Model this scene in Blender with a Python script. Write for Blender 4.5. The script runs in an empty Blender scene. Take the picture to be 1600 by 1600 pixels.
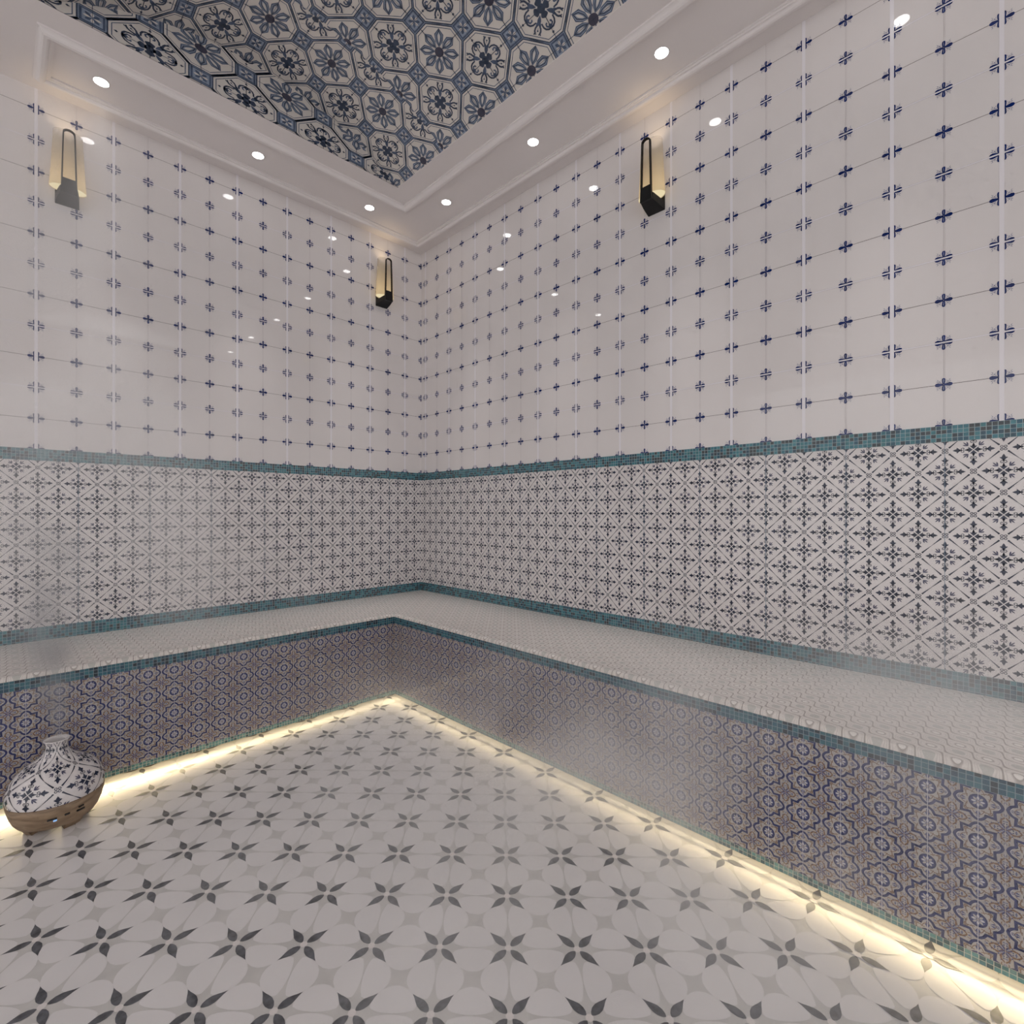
import bpy, math, random
from math import sin, cos, pi, sqrt, atan2, radians
random.seed(7)
S = bpy.context.scene
COL = S.collection

# ------------------------------------------------------------------ camera, world, exposure
cam_d = bpy.data.cameras.new('camera')
cam = bpy.data.objects.new('camera', cam_d); COL.objects.link(cam)
cam.location = (-2.3689, -3.3765, 1.139)
cam.rotation_euler = (pi/2, 0, -0.7881)
cam_d.sensor_width = 36.0
cam_d.lens = 36.0*794.67/1600.0
cam_d.shift_y = -0.0006
cam_d.clip_start = 0.02
S.camera = cam

WORLD_STRENGTH = 1.26
SPOT_W = 34.0     # each recessed downlight
w = bpy.data.worlds.new('world'); S.world = w; w.use_nodes = True
bg = w.node_tree.nodes['Background']
bg.inputs['Color'].default_value = (1.0, 0.975, 0.975, 1)
bg.inputs['Strength'].default_value = WORLD_STRENGTH

S.view_settings.view_transform = 'Standard'
S.view_settings.look = 'None'
S.view_settings.exposure = 0.0
S.view_settings.gamma = 1.0
S.view_settings.use_curve_mapping = False
S.cycles.use_denoising = True
S.cycles.caustics_reflective = False
S.cycles.caustics_refractive = False
S.cycles.sample_clamp_indirect = 6.0
S.cycles.use_adaptive_sampling = True
S.cycles.adaptive_threshold = 0.07
S.cycles.adaptive_min_samples = 14
S.cycles.volume_step_rate = 4.0
S.cycles.volume_max_steps = 64
S.cycles.max_bounces = 9
S.cycles.diffuse_bounces = 6
S.cycles.glossy_bounces = 3
S.cycles.volume_bounces = 4
S.cycles.transparent_max_bounces = 12

H = 3.19            # ceiling height
XL, YB = -3.3, -4.3  # how far the tiling runs past the frame
XE, YE = -7.0, -7.5  # shell stretched on out of view to hold back light from the open sides

# ------------------------------------------------------------------ materials
def mat(name, col, rough=0.5, spec=0.5, noise=0.0, nscale=8.0, metal=0.0):
    m = bpy.data.materials.new(name); m.use_nodes = True
    nt = m.node_tree; b = nt.nodes['Principled BSDF']
    b.inputs['Base Color'].default_value = (*col, 1)
    b.inputs['Roughness'].default_value = rough
    b.inputs['Specular IOR Level'].default_value = spec
    b.inputs['Metallic'].default_value = metal
    if noise > 0:
        geo = nt.nodes.new('ShaderNodeNewGeometry')
        n = nt.nodes.new('ShaderNodeTexNoise'); n.inputs['Scale'].default_value = nscale
        n.inputs['Detail'].default_value = 4
        nt.links.new(geo.outputs['Position'], n.inputs['Vector'])
        r = nt.nodes.new('ShaderNodeValToRGB')
        r.color_ramp.elements[0].position = 0.3; r.color_ramp.elements[1].position = 0.7
        r.color_ramp.elements[0].color = (*[c*(1-noise) for c in col], 1)
        r.color_ramp.elements[1].color = (*[min(1, c*(1+noise)) for c in col], 1)
        nt.links.new(n.outputs['Fac'], r.inputs['Fac'])
        nt.links.new(r.outputs['Color'], b.inputs['Base Color'])
    return m

def emis(name, col, strength):
    m = bpy.data.materials.new(name); m.use_nodes = True
    nt = m.node_tree; nt.nodes.clear()
    o = nt.nodes.new('ShaderNodeOutputMaterial'); e = nt.nodes.new('ShaderNodeEmission')
    e.inputs['Color'].default_value = (*col, 1); e.inputs['Strength'].default_value = strength
    nt.links.new(e.outputs[0], o.inputs['Surface'])
    return m

M = {}
GL = 0.028
M['tile_white'] = mat('glazed_white_tile', (.76, .725, .718), GL, .5, .02, 3)
M['tile_navy'] = mat('navy_glaze', (.006, .020, .125), GL, .5, .25, 60)
M['tile_pale'] = mat('pale_blue_glaze', (.085, .105, .25), GL)
M['tile_mid'] = mat('mid_blue_glaze', (.25, .29, .42), GL)
M['grout_white'] = mat('white_joint', (.84, .815, .85), .25)
M['grout_dark'] = mat('dark_joint', (.13, .10, .095), .5)
M['grout_faint'] = mat('faint_joint', (.54, .50, .50), .3)
M['wains'] = mat('wainscot_tile', (.76, .725, .72), .16, .5, .035, 4)
M['wains_ink'] = mat('wainscot_ink', (.024, .032, .062), .16, .5, .3, 14)
M['wains_ink2'] = mat('wainscot_sprig', (.06, .062, .12), .16)
M['wains_blue'] = mat('wainscot_joint', (.16, .24, .33), .2)
M['star_bg'] = mat('star_tile_ground', (.43, .40, .38), .10)
M['star_lt'] = mat('star_tile_light', (.47, .445, .425), .10)
M['star_navy'] = mat('star_tile_navy', (.035, .042, .13), .10, .5, .2, 40)
M['star_blue'] = mat('star_tile_blue', (.07, .085, .22), .10)
M['star_brown'] = mat('star_tile_brown', (.22, .125, .07), .10)
M['star_joint'] = mat('star_tile_joint', (.60, .59, .62), .2)
M['vault_bg'] = mat('vault_tile', (.68, .64, .60), .30, .4)
M['vault_ink'] = mat('vault_ink', (.05, .068, .11), .30, .4, .25, 30)
M['vault_blue'] = mat('vault_blue', (.08, .11, .18), .30, .4, .25, 30)
M['vault_pale'] = mat('vault_pale', (.26, .31, .40), .30, .4, .2, 40)
M['vault_hub'] = mat('vault_hub', (.06, .058, .09), .30)
M['plaster'] = mat('plaster', (.76, .72, .715), .55, .3, .03, 2)
M['floor_bg'] = mat('floor_field', (.67, .66, .64), .38, .4, .08, 18)
M['floor_petal'] = mat('floor_petal', (.82, .805, .805), .33, .4, .03, 5)
M['floor_dark'] = mat('floor_slate', (.115, .12, .135), .35, .4, .45, 55)
M['floor_dot'] = mat('floor_dot', (.86, .82, .80), .35, .4)
M['black'] = mat('black_metal', (.008, .008, .009), .5, .3)
M['gold'] = mat('brass_lining', (.55, .33, .14), .35, .5, metal=.8)
M['ring'] = mat('downlight_ring', (.55, .53, .52), .35)
M['wood'] = mat('wood', (.30, .205, .125), .5)
M['slot'] = mat('dark_slot', (.02, .02, .022), .5)
M['lens'] = emis('downlight_lens', (1, .98, .97), 16.0)
M['led'] = emis('led_strip', (1, .80, .46), 1.2)
LED_W = 0.62
M['diffuser'] = emis('sconce_diffuser', (1, .85, .53), 0.8)
M['blue_led'] = emis('blue_pilot', (.35, .6, 1), .8)

def wood_nodes(m):
    nt = m.node_tree; b = nt.nodes['Principled BSDF']
    tc = nt.nodes.new('ShaderNodeTexCoord'); mp = nt.nodes.new('ShaderNodeMapping')
    mp.inputs['Scale'].default_value = (9, 9, 40); mp.inputs['Rotation'].default_value = (.5, .3, .2)
    n = nt.nodes.new('ShaderNodeTexNoise'); n.inputs['Scale'].default_value = 1.6; n.inputs['Detail'].default_value = 5
    n.inputs['Distortion'].default_value = .8
    r = nt.nodes.new('ShaderNodeValToRGB')
    r.color_ramp.elements[0].position = .3; r.color_ramp.elements[0].color = (.19, .125, .075, 1)
    r.color_ramp.elements[1].position = .72; r.color_ramp.elements[1].color = (.36, .26, .17, 1)
    nt.links.new(tc.outputs['Object'], mp.inputs['Vector']); nt.links.new(mp.outputs[0], n.inputs['Vector'])
    nt.links.new(n.outputs['Fac'], r.inputs['Fac']); nt.links.new(r.outputs['Color'], b.inputs['Base Color'])
wood_nodes(M['wood'])

def mosaic_mat(name, cell, grout, cols, rough=.12, zoff=0.0, cellz=None):
    """small square glass tiles; runs along x+y so both walls share it"""
    m = bpy.data.materials.new(name); m.use_nodes = True
    nt = m.node_tree; L = nt.links; b = nt.nodes['Principled BSDF']
    N = nt.nodes.new
    def mth(op, a, bb=None):
        n = N('ShaderNodeMath'); n.operation = op
        for i, v in enumerate((a, bb)):
            if v is None: continue
            if isinstance(v, (int, float)): n.inputs[i].default_value = v
            else: L.new(v, n.inputs[i])
        return n.outputs[0]
    geo = N('ShaderNodeNewGeometry'); sx = N('ShaderNodeSeparateXYZ'); L.new(geo.outputs['Position'], sx.inputs[0])
    run = mth('SUBTRACT', sx.outputs[0], sx.outputs[1])
    u = mth('DIVIDE', run, cell); v = mth('DIVIDE', mth('SUBTRACT', sx.outputs[2], zoff), cellz or cell)
    fu, fv = mth('FLOOR', u), mth('FLOOR', v)
    du, dv = mth('SUBTRACT', u, fu), mth('SUBTRACT', v, fv)
    cmb = N('ShaderNodeCombineXYZ'); L.new(fu, cmb.inputs[0]); L.new(fv, cmb.inputs[1])
    wn = N('ShaderNodeTexWhiteNoise'); wn.noise_dimensions = '2D'; L.new(cmb.outputs[0], wn.inputs['Vector'])
    ramp = N('ShaderNodeValToRGB'); ramp.color_ramp.interpolation = 'CONSTANT'
    els = ramp.color_ramp.elements
    while len(els) < len(cols): els.new(.5)
    for i, c in enumerate(cols):
        els[i].position = i/len(cols); els[i].color = (*c, 1)
    L.new(wn.outputs['Value'], ramp.inputs['Fac'])
    nz = N('ShaderNodeTexNoise'); nz.inputs['Scale'].default_value = 120; L.new(geo.outputs['Position'], nz.inputs['Vector'])
    mr = N('ShaderNodeMapRange'); mr.inputs['To Min'].default_value = .7; mr.inputs['To Max'].default_value = 1.3
    L.new(nz.outputs['Fac'], mr.inputs['Value'])
    vm = N('ShaderNodeVectorMath'); vm.operation = 'SCALE'; L.new(ramp.outputs['Color'], vm.inputs[0]); L.new(mr.outputs[0], vm.inputs['Scale'])
    g = .055
    def edge(d): return mth('LESS_THAN', mth('MINIMUM', d, mth('SUBTRACT', 1.0, d)), g)
    e = mth('MAXIMUM', edge(du), edge(dv))
    mx = N('ShaderNodeMix'); mx.data_type = 'RGBA'
    L.new(e, mx.inputs['Factor']); L.new(vm.outputs[0], mx.inputs['A']); mx.inputs['B'].default_value = (*grout, 1)
    L.new(mx.outputs['Result'], b.inputs['Base Color'])
    b.inputs['Roughness'].default_value = rough
    return m
teals = [(.035, .155, .20), (.05, .19, .235), (.025, .10, .15), (.045, .17, .20), (.035, .05, .062), (.06, .21, .25), (.028, .075, .11), (.05, .062, .07)]
M['mosaic'] = mosaic_mat('teal_mosaic', .01465, (.32, .42, .44), teals, .12, 1.386, .01425)
M['mosaic_low'] = mosaic_mat('teal_mosaic_low', .01465, (.28, .36, .39), teals, .12, .517, .0148)
blues = [(.025, .10, .15), (.03, .125, .175), (.022, .07, .11), (.035, .14, .18), (.02, .035, .05), (.04, .15, .19)]
M['mosaic_band'] = mosaic_mat('blue_mosaic_band', .01465, (.24, .31, .34), blues, .12, .4525, .0141)
greens = [(.10, .26, .26), (.06, .18, .19), (.14, .30, .28), (.04, .10, .11), (.11, .22, .22)]
M['mosaic_plinth'] = mosaic_mat('green_mosaic_strip', .0135, (.55, .55, .46), greens, .15, .020, .0115)  # grout colour includes the warm yellow cast of the strip light

def seat_mat():
    m = bpy.data.materials.new('seat_tile'); m.use_nodes = True
    nt = m.node_tree; L = nt.links; b = nt.nodes['Principled BSDF']; N = nt.nodes.new
    def mth(op, a, bb=None):
        n = N('ShaderNodeMath'); n.operation = op
        for i, v in enumerate((a, bb)):
            if v is None: continue
            if isinstance(v, (int, float)): n.inputs[i].default_value = v
            else: L.new(v, n.inputs[i])
        return n.outputs[0]
    geo = N('ShaderNodeNewGeometry'); sx = N('ShaderNodeSeparateXYZ'); L.new(geo.outputs['Position'], sx.inputs[0])
    k = pi/.0554
    px, py = mth('ADD', sx.outputs[0], .0535), mth('ADD', sx.outputs[1], 3.267)
    cu = mth('COSINE', mth('MULTIPLY', mth('SUBTRACT', px, py), k)); cv = mth('COSINE', mth('MULTIPLY', mth('ADD', px, py), k))
    c = mth('ADD', mth('MULTIPLY', cu, .565), mth('MULTIPLY', cv, .435))
    f = mth('ADD', mth('MULTIPLY', c, .5), .5)
    r = N('ShaderNodeValToRGB'); els = r.color_ramp.elements
    stops = [(0, (0.84, 0.81, 0.77)), (0.05, (0.84, 0.81, 0.77)), (0.07, (0.4, 0.36, 0.33)), (0.12, (0.6, 0.56, 0.53)), (0.15, (0.76, 0.72, 0.68)), (0.3, (0.76, 0.72, 0.68)), (0.33, (0.6, 0.56, 0.53)), (0.36, (0.76, 0.72, 0.68)), (0.43, (0.76, 0.72, 0.68)), (0.46, (0.4, 0.36, 0.33)), (0.52, (0.4, 0.36, 0.33)), (0.55, (0.76, 0.72, 0.68)), (0.62, (0.76, 0.72, 0.68)), (0.645, (0.6, 0.56, 0.53)), (0.67, (0.76, 0.72, 0.68)), (0.74, (0.76, 0.72, 0.68)), (0.77, (0.6, 0.56, 0.53)), (0.8, (0.76, 0.72, 0.68)), (0.85, (0.76, 0.72, 0.68)), (0.87, (0.56, 0.555, 0.52)), (1, (0.56, 0.555, 0.52))]
    while len(els) < len(stops): els.new(.5)
    for e, (p, cc) in zip(els, stops): e.position = p; e.color = (*cc, 1)
    L.new(f, r.inputs['Fac'])
    L.new(r.outputs['Color'], b.inputs['Base Color'])
    b.inputs['Roughness'].default_value = .25
    return m
M['seat'] = seat_mat()

# ------------------------------------------------------------------ object helpers
def obj(name, verts, faces, mats, parent=None, mi=None, smooth=False):
    me = bpy.data.meshes.new(name); me.from_pydata(verts, [], faces)
    for mm in (mats if isinstance(mats, (list, tuple)) else [mats]): me.materials.append(mm)
    if mi: me.polygons.foreach_set('material_index', mi)
    if smooth: me.polygons.foreach_set('use_smooth', [True]*len(me.polygons))
    me.update()
    o = bpy.data.objects.new(name, me); COL.objects.link(o)
    if parent: o.parent = parent
    return o

def empty(name, loc, rz=0):
    o = bpy.data.objects.new(name, None); COL.objects.link(o); o.location = loc; o.rotation_euler = (0, 0, rz)
    o.empty_display_size = .05
    return o

def tag(o, label=None, cat=None, group=None, kind=None):
    if label: o['label'] = label
    if cat: o['category'] = cat
    if group: o['group'] = group
    if kind: o['kind'] = kind
    return o

class MB:
    def __init__(s): s.v, s.f, s.m = [], [], []
    def poly(s, pts, mi=0):
        n = len(s.v); s.v += list(pts); s.f.append(tuple(range(n, n+len(pts)))); s.m.append(mi)
    def box(s, a, b, mi=0):
        (x0, y0, z0), (x1, y1, z1) = a, b
        n = len(s.v)
        s.v += [(x0,y0,z0),(x1,y0,z0),(x1,y1,z0),(x0,y1,z0),(x0,y0,z1),(x1,y0,z1),(x1,y1,z1),(x0,y1,z1)]
        for q in ((0,3,2,1),(4,5,6,7),(0,1,5,4),(1,2,6,5),(2,3,7,6),(3,0,4,7)):
            s.f.append(tuple(n+i for i in q)); s.m.append(mi)
    def loft(s, rings, closed=True, caps=False, mi=0):
        n = len(s.v); k = len(rings[0])
        for r in rings: s.v += list(r)
        for i in range(len(rings)-1):
            for j in range(k if closed else k-1):
                a, b = n+i*k+j, n+i*k+(j+1) % k
                s.f.append((a, b, b+k, a+k)); s.m.append(mi)
        if caps:
            s.f.append(tuple(n+j for j in reversed(range(k)))); s.m.append(mi)
            s.f.append(tuple(n+(len(rings)-1)*k+j for j in range(k))); s.m.append(mi)
    def build(s, name, mats, parent=None, smooth=False): return obj(name, s.v, s.f, mats, parent, s.m, smooth)

# ------------------------------------------------------------------ flat ornament drawing (polygons in tile units)
class Art:
    """list of (points, layer, material index)"""
    def __init__(s): s.p = []
    def add(s, pts, layer, mi): s.p.append((list(pts), layer, mi))
    def disc(s, c, r, layer, mi, n=12, ry=None):
        ry = ry or r
        s.add([(c[0]+r*cos(2*pi*i/n), c[1]+ry*sin(2*pi*i/n)) for i in range(n)], layer, mi)
    def stroke(s, pts, wd, layer, mi, closed=False):
        """wd number or list; mitred quads"""
        n = len(pts); wl = wd if isinstance(wd, (list, tuple)) else [wd]*n
        L, R = [], []
        for i in range(n):
            if closed: a, b = pts[i-1], pts[(i+1) % n]
            else: a, b = pts[max(i-1, 0)], pts[min(i+1, n-1)]
            p = pts[i]
            def un(q, r):
                d = sqrt((r[0]-q[0])**2+(r[1]-q[1])**2) or 1e-9
                return ((r[0]-q[0])/d, (r[1]-q[1])/d)
            t0, t1 = un(a, p), un(p, b)
            if not closed and i == 0: t0 = t1
            if not closed and i == n-1: t1 = t0
            tx, ty = t0[0]+t1[0], t0[1]+t1[1]; l = sqrt(tx*tx+ty*ty) or 1e-9
            tx, ty = tx/l, ty/l
            cs = max(.4, tx*t0[0]+ty*t0[1])
            h = wl[i]/2/cs
            L.append((p[0]-ty*h, p[1]+tx*h)); R.append((p[0]+ty*h, p[1]-tx*h))
        for i in range(n if closed else n-1):
            j = (i+1) % n
            s.add([R[i], R[j], L[j], L[i]], layer, mi)
    def arc(s, c, r, a0, a1, wd, layer, mi, n=8, ry=None):
        ry = ry or r
        s.stroke([(c[0]+r*cos(a0+(a1-a0)*i/n), c[1]+ry*sin(a0+(a1-a0)*i/n)) for i in range(n+1)], wd, layer, mi)
    def ring(s, c, r, wd, layer, mi, n=14):
        s.stroke([(c[0]+r*cos(2*pi*i/n), c[1]+r*sin(2*pi*i/n)) for i in range(n)], wd, layer, mi, True)
    def leaf(s, a, b, hw, layer, mi, peak=.5, n=4):
        """pointed leaf from a to b"""
        dx, dy = b[0]-a[0], b[1]-a[1]; l = sqrt(dx*dx+dy*dy); ux, uy = dx/l, dy/l
        pr = []
        for i in range(1, 2*n):
            t = i/(2*n); q = t/peak*.5 if t < peak else .5+(t-peak)/(1-peak)*.5
            pr.append((t*l, hw*sin(pi*q)))
        up = [(a[0]+ux*t-uy*h, a[1]+uy*t+ux*h) for t, h in pr]
        dn = [(a[0]+ux*t+uy*h, a[1]+uy*t-ux*h) for t, h in reversed(pr)]
        s.add([a]+dn[::-1]+[b]+up[::-1], layer, mi)
    def merge(s, o, f):
        for pts, l, m in o.p: s.p.append(([f(*q) for q in pts], l, m))

def rot(a): 
    c, d = cos(a), sin(a)
    return lambda x, y: (c*x-d*y, d*x+c*y)

def clip_poly(pts, lo, hi):
    for ax in (0, 1):
        for sgn, lim in ((1, lo[ax]), (-1, hi[ax])):
            if lim is None: continue
            out = []
            for i in range(len(pts)):
                p, q = pts[i-1], pts[i]
                dp, dq = sgn*(p[ax]-lim), sgn*(q[ax]-lim)
                if (dp >= 0) != (dq >= 0):
                    t = dp/(dp-dq); out.append((p[0]+t*(q[0]-p[0]), p[1]+t*(q[1]-p[1])))
                if dq >= 0: out.append(q)
            pts = out
            if len(pts) < 3: return None
    return pts

class Field:
    """ornament collected on one surface, clipped to rectangles and mapped to 3-D"""
    def __init__(s): s.p = []
    def put(s, art, at=(0, 0), sc=(1, 1), lo=None, hi=None):
        ax, ay = at; sx, sy = sc
        for pts, l, m in art.p:
            q = [(ax+x*sx, ay+y*sy) for x, y in pts]
            if lo is not None:
                xs = [a for a, _ in q]; ys = [b for _, b in q]
                if min(xs) >= hi[0] or max(xs) <= lo[0] or min(ys) >= hi[1] or max(ys) <= lo[1]: continue
                if min(xs) < lo[0] or max(xs) > hi[0] or min(ys) < lo[1] or max(ys) > hi[1]:
                    q = clip_poly(q, lo, hi)
                    if not q: continue
            s.p.append((q, l, m))
    def emit(s, mb, fn, lift=.00035):
        for q, l, m in s.p: mb.poly([fn(x, y, lift*(l+1)) for x, y in q], m)

fr = lambda u, v, h: (-h, u, v)      # right wall, u = y
fl = lambda u, v, h: (u, -h, v)      # left wall, u = x

# ---- upper wall cross motif (metres).  mats: 1 navy 2 pale 3 mid
def cross_motif():
    a = Art()
    for s_ in (1, -1):
        # upright petal: two dark sides round a pale heart
        a.add([(-.0030, s_*.001), (.0030, s_*.001), (.0046, s_*.010), (.0050, s_*.018), (.0034, s_*.0225), (0, s_*.0234), (-.0034, s_*.0225), (-.0050, s_*.018), (-.0046, s_*.010)], 1, 1)
        a.leaf((0, s_*.003), (0, s_*.0215), .0009, 2, 3, .6)
        # side petal, solid
        a.add([(s_*.001, -.0024), (s_*.001, .0024), (s_*.010, .0054), (s_*.017, .0068), (s_*.0225, .0046), (s_*.0248, 0), (s_*.0225, -.0046), (s_*.017, -.0068), (s_*.010, -.0054)], 1, 1)
        for t in (1, -1):
            a.stroke([(s_*.0065, t*.0065), (s_*.011, t*.0105), (s_*.0125, t*.0145)], .0011, 1, 2)
            a.stroke([(s_*.010, t*.0095), (s_*.016, t*.0100), (s_*.020, t*.0125)], .0011, 1, 2)
            a.disc((s_*.0165, t*.0145), .0012, 1, 2, 6)
            a.stroke([(s_*.0085, t*.012), (s_*.0075, t*.0165)], .0009, 1, 2)
            a.stroke([(s_*.0145, t*.0165), (s_*.019, t*.0195)], .0008, 1, 2)
    return a
CROSS = cross_motif()
def split(art, gu, gv):
    """the four quarters of a motif pushed apart by the joint"""
    if gu == 0 and gv == 0: return art
    o = Art(); B = 1.0
    for pts, l, m in art.p:
        for su in ((-1, 1) if gu else (0,)):
            for sv in ((-1, 1) if gv else (0,)):
                lo = [-B, -B]; hi = [B, B]
                if su: (lo if su > 0 else hi)[0] = 0
                if sv: (lo if sv > 0 else hi)[1] = 0
                q = clip_poly(pts, lo, hi)
                if q: o.add([(x+su*gu, y+sv*gv) for x, y in q], l, m)
    return o
CR = {(g, k): split(CROSS, .0066*g, .0028*k) for g in (0, 1) for k in (0, 1)}

def rect(u0, v0, u1, v1): return [(u0, v0), (u1, v0), (u1, v1), (u0, v1)]

Z0, T = 1.4406, .15     # row 0 and row spacing of the upper tiles
def upper_field(origin, step, n, umin):
    F = Field(); lo, hi = (umin, 1.443), (0, H)
    a = Art()
    for r in range(0, 12):
        z = Z0+r*T
        if r % 2: a.add(rect(umin, z-.0008, 0, z+.0008), 0, 5)
        elif r:
            a.add(rect(umin, z-.0021, 0, z+.0021), 0, 4)
            for t in (1, -1): a.add(rect(umin, z+t*.0024-.0004, 0, z+t*.0024+.0004), 0, 6)
    for k in range(n):
        u = -(origin+k*step)
        if k % 2 == 0:
            a.add(rect(u-.0062, 1.443, u+.0062, H), .5, 4)
        else:
            a.add(rect(u-.0006, 1.443, u+.0006, H), .25, 6)
            a.add(rect(u-.0040, 1.443, u-.0034, H), .25, 6)
    F.put(a, lo=lo, hi=hi)
    for k in range(-1, n):
        u = -(origin+k*step)
        for r in range(0, 12):
            F.put(CR[(1-k % 2 if k >= 0 else 0, 1-r % 2)], (u, Z0+r*T), lo=lo, hi=hi)
    return F

# ---- wainscot lattice motif (one .15 x .15 cell, origin on a node). mats 1 ink 2 sprig 3 blue joint
def lattice_motif():
    a = Art()
    def flower(cx, cy, mi):
        for k in range(4):
            b = Art()
            # inner arrow-leaf
            b.add([(.0016, 0), (.0050, -.0028), (.0085, -.0060), (.0130, -.0092), (.0140, -.0080), (.0128, -.0046), (.0165, -.0032), (.0225, 0), (.0165, .0032), (.0128, .0046), (.0140, .0080), (.0130, .0092), (.0085, .0060), (.0050, .0028)], 0, mi)
            b.stroke([(.012, 0), (.0225, 0)], .0030, 0, mi); b.stroke([(.0225, 0), (.0345, 0)], .0014, 0, mi)
            b.stroke([(.0315, 0), (.038, 0)], .0034, 0, mi)
            for t in (1, -1):   # pair of curls
                b.stroke([(.0300, t*.0006), (.0325, t*.0030), (.0315, t*.0066), (.0275, t*.0078), (.0245, t*.0060), (.0250, t*.0034), (.0275, t*.0030)], .0018, 0, mi)
            b.add([(.0330, -.0014), (.0375, -.0048), (.0425, -.0098), (.0442, -.0088), (.0440, -.0050), (.0485, -.0036), (.0550, 0), (.0485, .0036), (.0440, .0050), (.0442, .0088), (.0425, .0098), (.0375, .0048), (.0330, .0014)], 0, mi)
            r = rot(k*pi/2); a.merge(b, lambda x, y: (lambda q: (q[0]+cx, q[1]+cy))(r(x, y)))
            d = Art()
            d.leaf((.0180, 0), (.0385, 0), .0019, 0, 2, .6)
            for t in (1, -1): d.leaf((.0195, t*.0005), (.0325, t*.0078), .0021, 0, 2, .6)
            r2 = rot(k*pi/2+pi/4); a.merge(d, lambda x, y: (lambda q: (q[0]+cx, q[1]+cy))(r2(x, y)))
    flower(.075, 0, 1); flower(0, .075, 1)
    for (nx, ny) in ((0, 0), (.075, .075)):
        for sx in (1, -1):
            for sy in (1, -1):
                a.ring((nx+sx*.0046, ny+sy*.0046), .0034, .0020, 0, 1, 10)
                a.disc((nx+sx*.0120, ny+sy*.0120), .0029, 0, 1, 10)
                a.add([(nx+sx*.0115, ny+sy*.0147), (nx+sx*.0147, ny+sy*.0115), (nx+sx*.0379, ny+sy*.0371), (nx+sx*.0371, ny+sy*.0379)], 0, 1)
    return a
LATT = lattice_motif()
def wains_field(u0, umin):
    F = Field(); lo, hi = (umin, .55), (0, 1.41)
    z0 = 1.3525-.15*6
    n = int(-umin/.15)+3
    for i in range(-1, n):
        for j in range(-1, 8): F.put(LATT, (u0-i*.15, z0+j*.15), lo=lo, hi=hi)
    return F

# ------------------------------------------------------------------ walls
WMATS = [M['tile_white'], M['tile_navy'], M['tile_pale'], M['tile_mid'], M['grout_white'], M['grout_dark'], M['grout_faint'],
         M['wains'], M['wains_ink'], M['wains_ink2'], M['wains_blue']]
def wall(name, side):
    mb = MB()
    if side == 'R':
        mb.box((0, YE, 1.41), (.12, .12, H+.06), 0); mb.box((0, YE, 0), (.12, .12, 1.41), 7)
        fn, umin, org, st, ph, jt = fr, YB, .056, .1492, -.043, -3.192
    else:
        mb.box((XE, 0, 1.41), (0, .12, H+.06), 0); mb.box((XE, 0, 0), (0, .12, 1.41), 7)
        fn, umin, org, st, ph, jt = fl, XL, .1547, .1495, .008, -2.091
    F = upper_field(org, st, int(-umin/st), umin); F.emit(mb, fn)
    W = wains_field(ph, umin); W.p = [(q, l, m+7) for q, l, m in W.p]
    a = Art()
    for k in range(-12, 24):
        u = jt+.3*k
        if umin < u < 0: a.add(rect(u-.0007, .55, u+.0007, 1.41), 1, 10)
    W.put(a); W.emit(mb, fn)
    return tag(mb.build(name, WMATS), kind='structure')
wall('wall_right', 'R'); wall('wall_left', 'L')

# mosaic bands on the walls
def band(name, side, z0, z1, m):
    mb = MB(); t = .004
    if side == 'R': mb.box((-t, YB, z0), (0, 0, z1))
    else: mb.box((XL, -t, z0), (-t, 0, z1))
    return tag(mb.build(name, m), kind='structure')
band('trim_1', 'R', 1.386, 1.443, M['mosaic']); band('trim_2', 'L', 1.386, 1.443, M['mosaic'])
band('trim_3', 'R', .511, .576, M['mosaic_low']); band('trim_4', 'L', .511, .576, M['mosaic_low'])

# ------------------------------------------------------------------ floor
def floor_motif():
    a = Art()
    half = [(.220, .060), (.204, .10), (.210, .168), (.250, .246), (.325, .325), (.41, .374), (.5, .39)]
    low = [(.3, .030), (.4, .013), (.5, .007)]
    D = half+[(1-x, y) for x, y in half[-2::-1]]+[(1-x, y) for x, y in low]+[(x, y) for x, y in low[-2::-1]]
    for f in (lambda x, y: (x, y), lambda x, y: (x, -y), lambda x, y: (y, x), lambda x, y: (-y, x)):
        a.add([f(*q) for q in D], 0, 1)
    pet = [(.045, 0), (.08, .034), (.135, .057), (.20, .060), (.265, .041), (.32, .018), (.385, 0)]
    pet = pet+[(x, -y) for x, y in pet[-2:0:-1]]
    for k in range(4):
        r = rot(pi/4+k*pi/2); a.add([r(*q) for q in pet], 1, 2)
    a.disc((0, 0), .052, 2, 3, 14)
    return a
FLM = floor_motif()
mb = MB(); mb.box((XE, YE, -.1), (.12, .12, 0), 0)
F = Field()
e1, e2 = (.12375, -.12975), (.12375, .12975)
fl_art = Art(); fl_art.merge(FLM, lambda a, b: (a*e1[0]+b*e2[0], a*e1[1]+b*e2[1]))
for i in range(-30, 31):
    for j in range(-30, 31):
        x = -1.312+(i+j)*.12375; y = -2.305+(j-i)*.12975
        if XL-.3 < x < -.4 and YB-.3 < y < -.4: F.put(fl_art, (x, y), lo=(XL, YB), hi=(-.56, -.56))
F.emit(mb, lambda u, v, h: (u, v, h))
tag(mb.build('floor', [M['floor_bg'], M['floor_petal'], M['floor_dark'], M['floor_dot']]), kind='structure')

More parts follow.
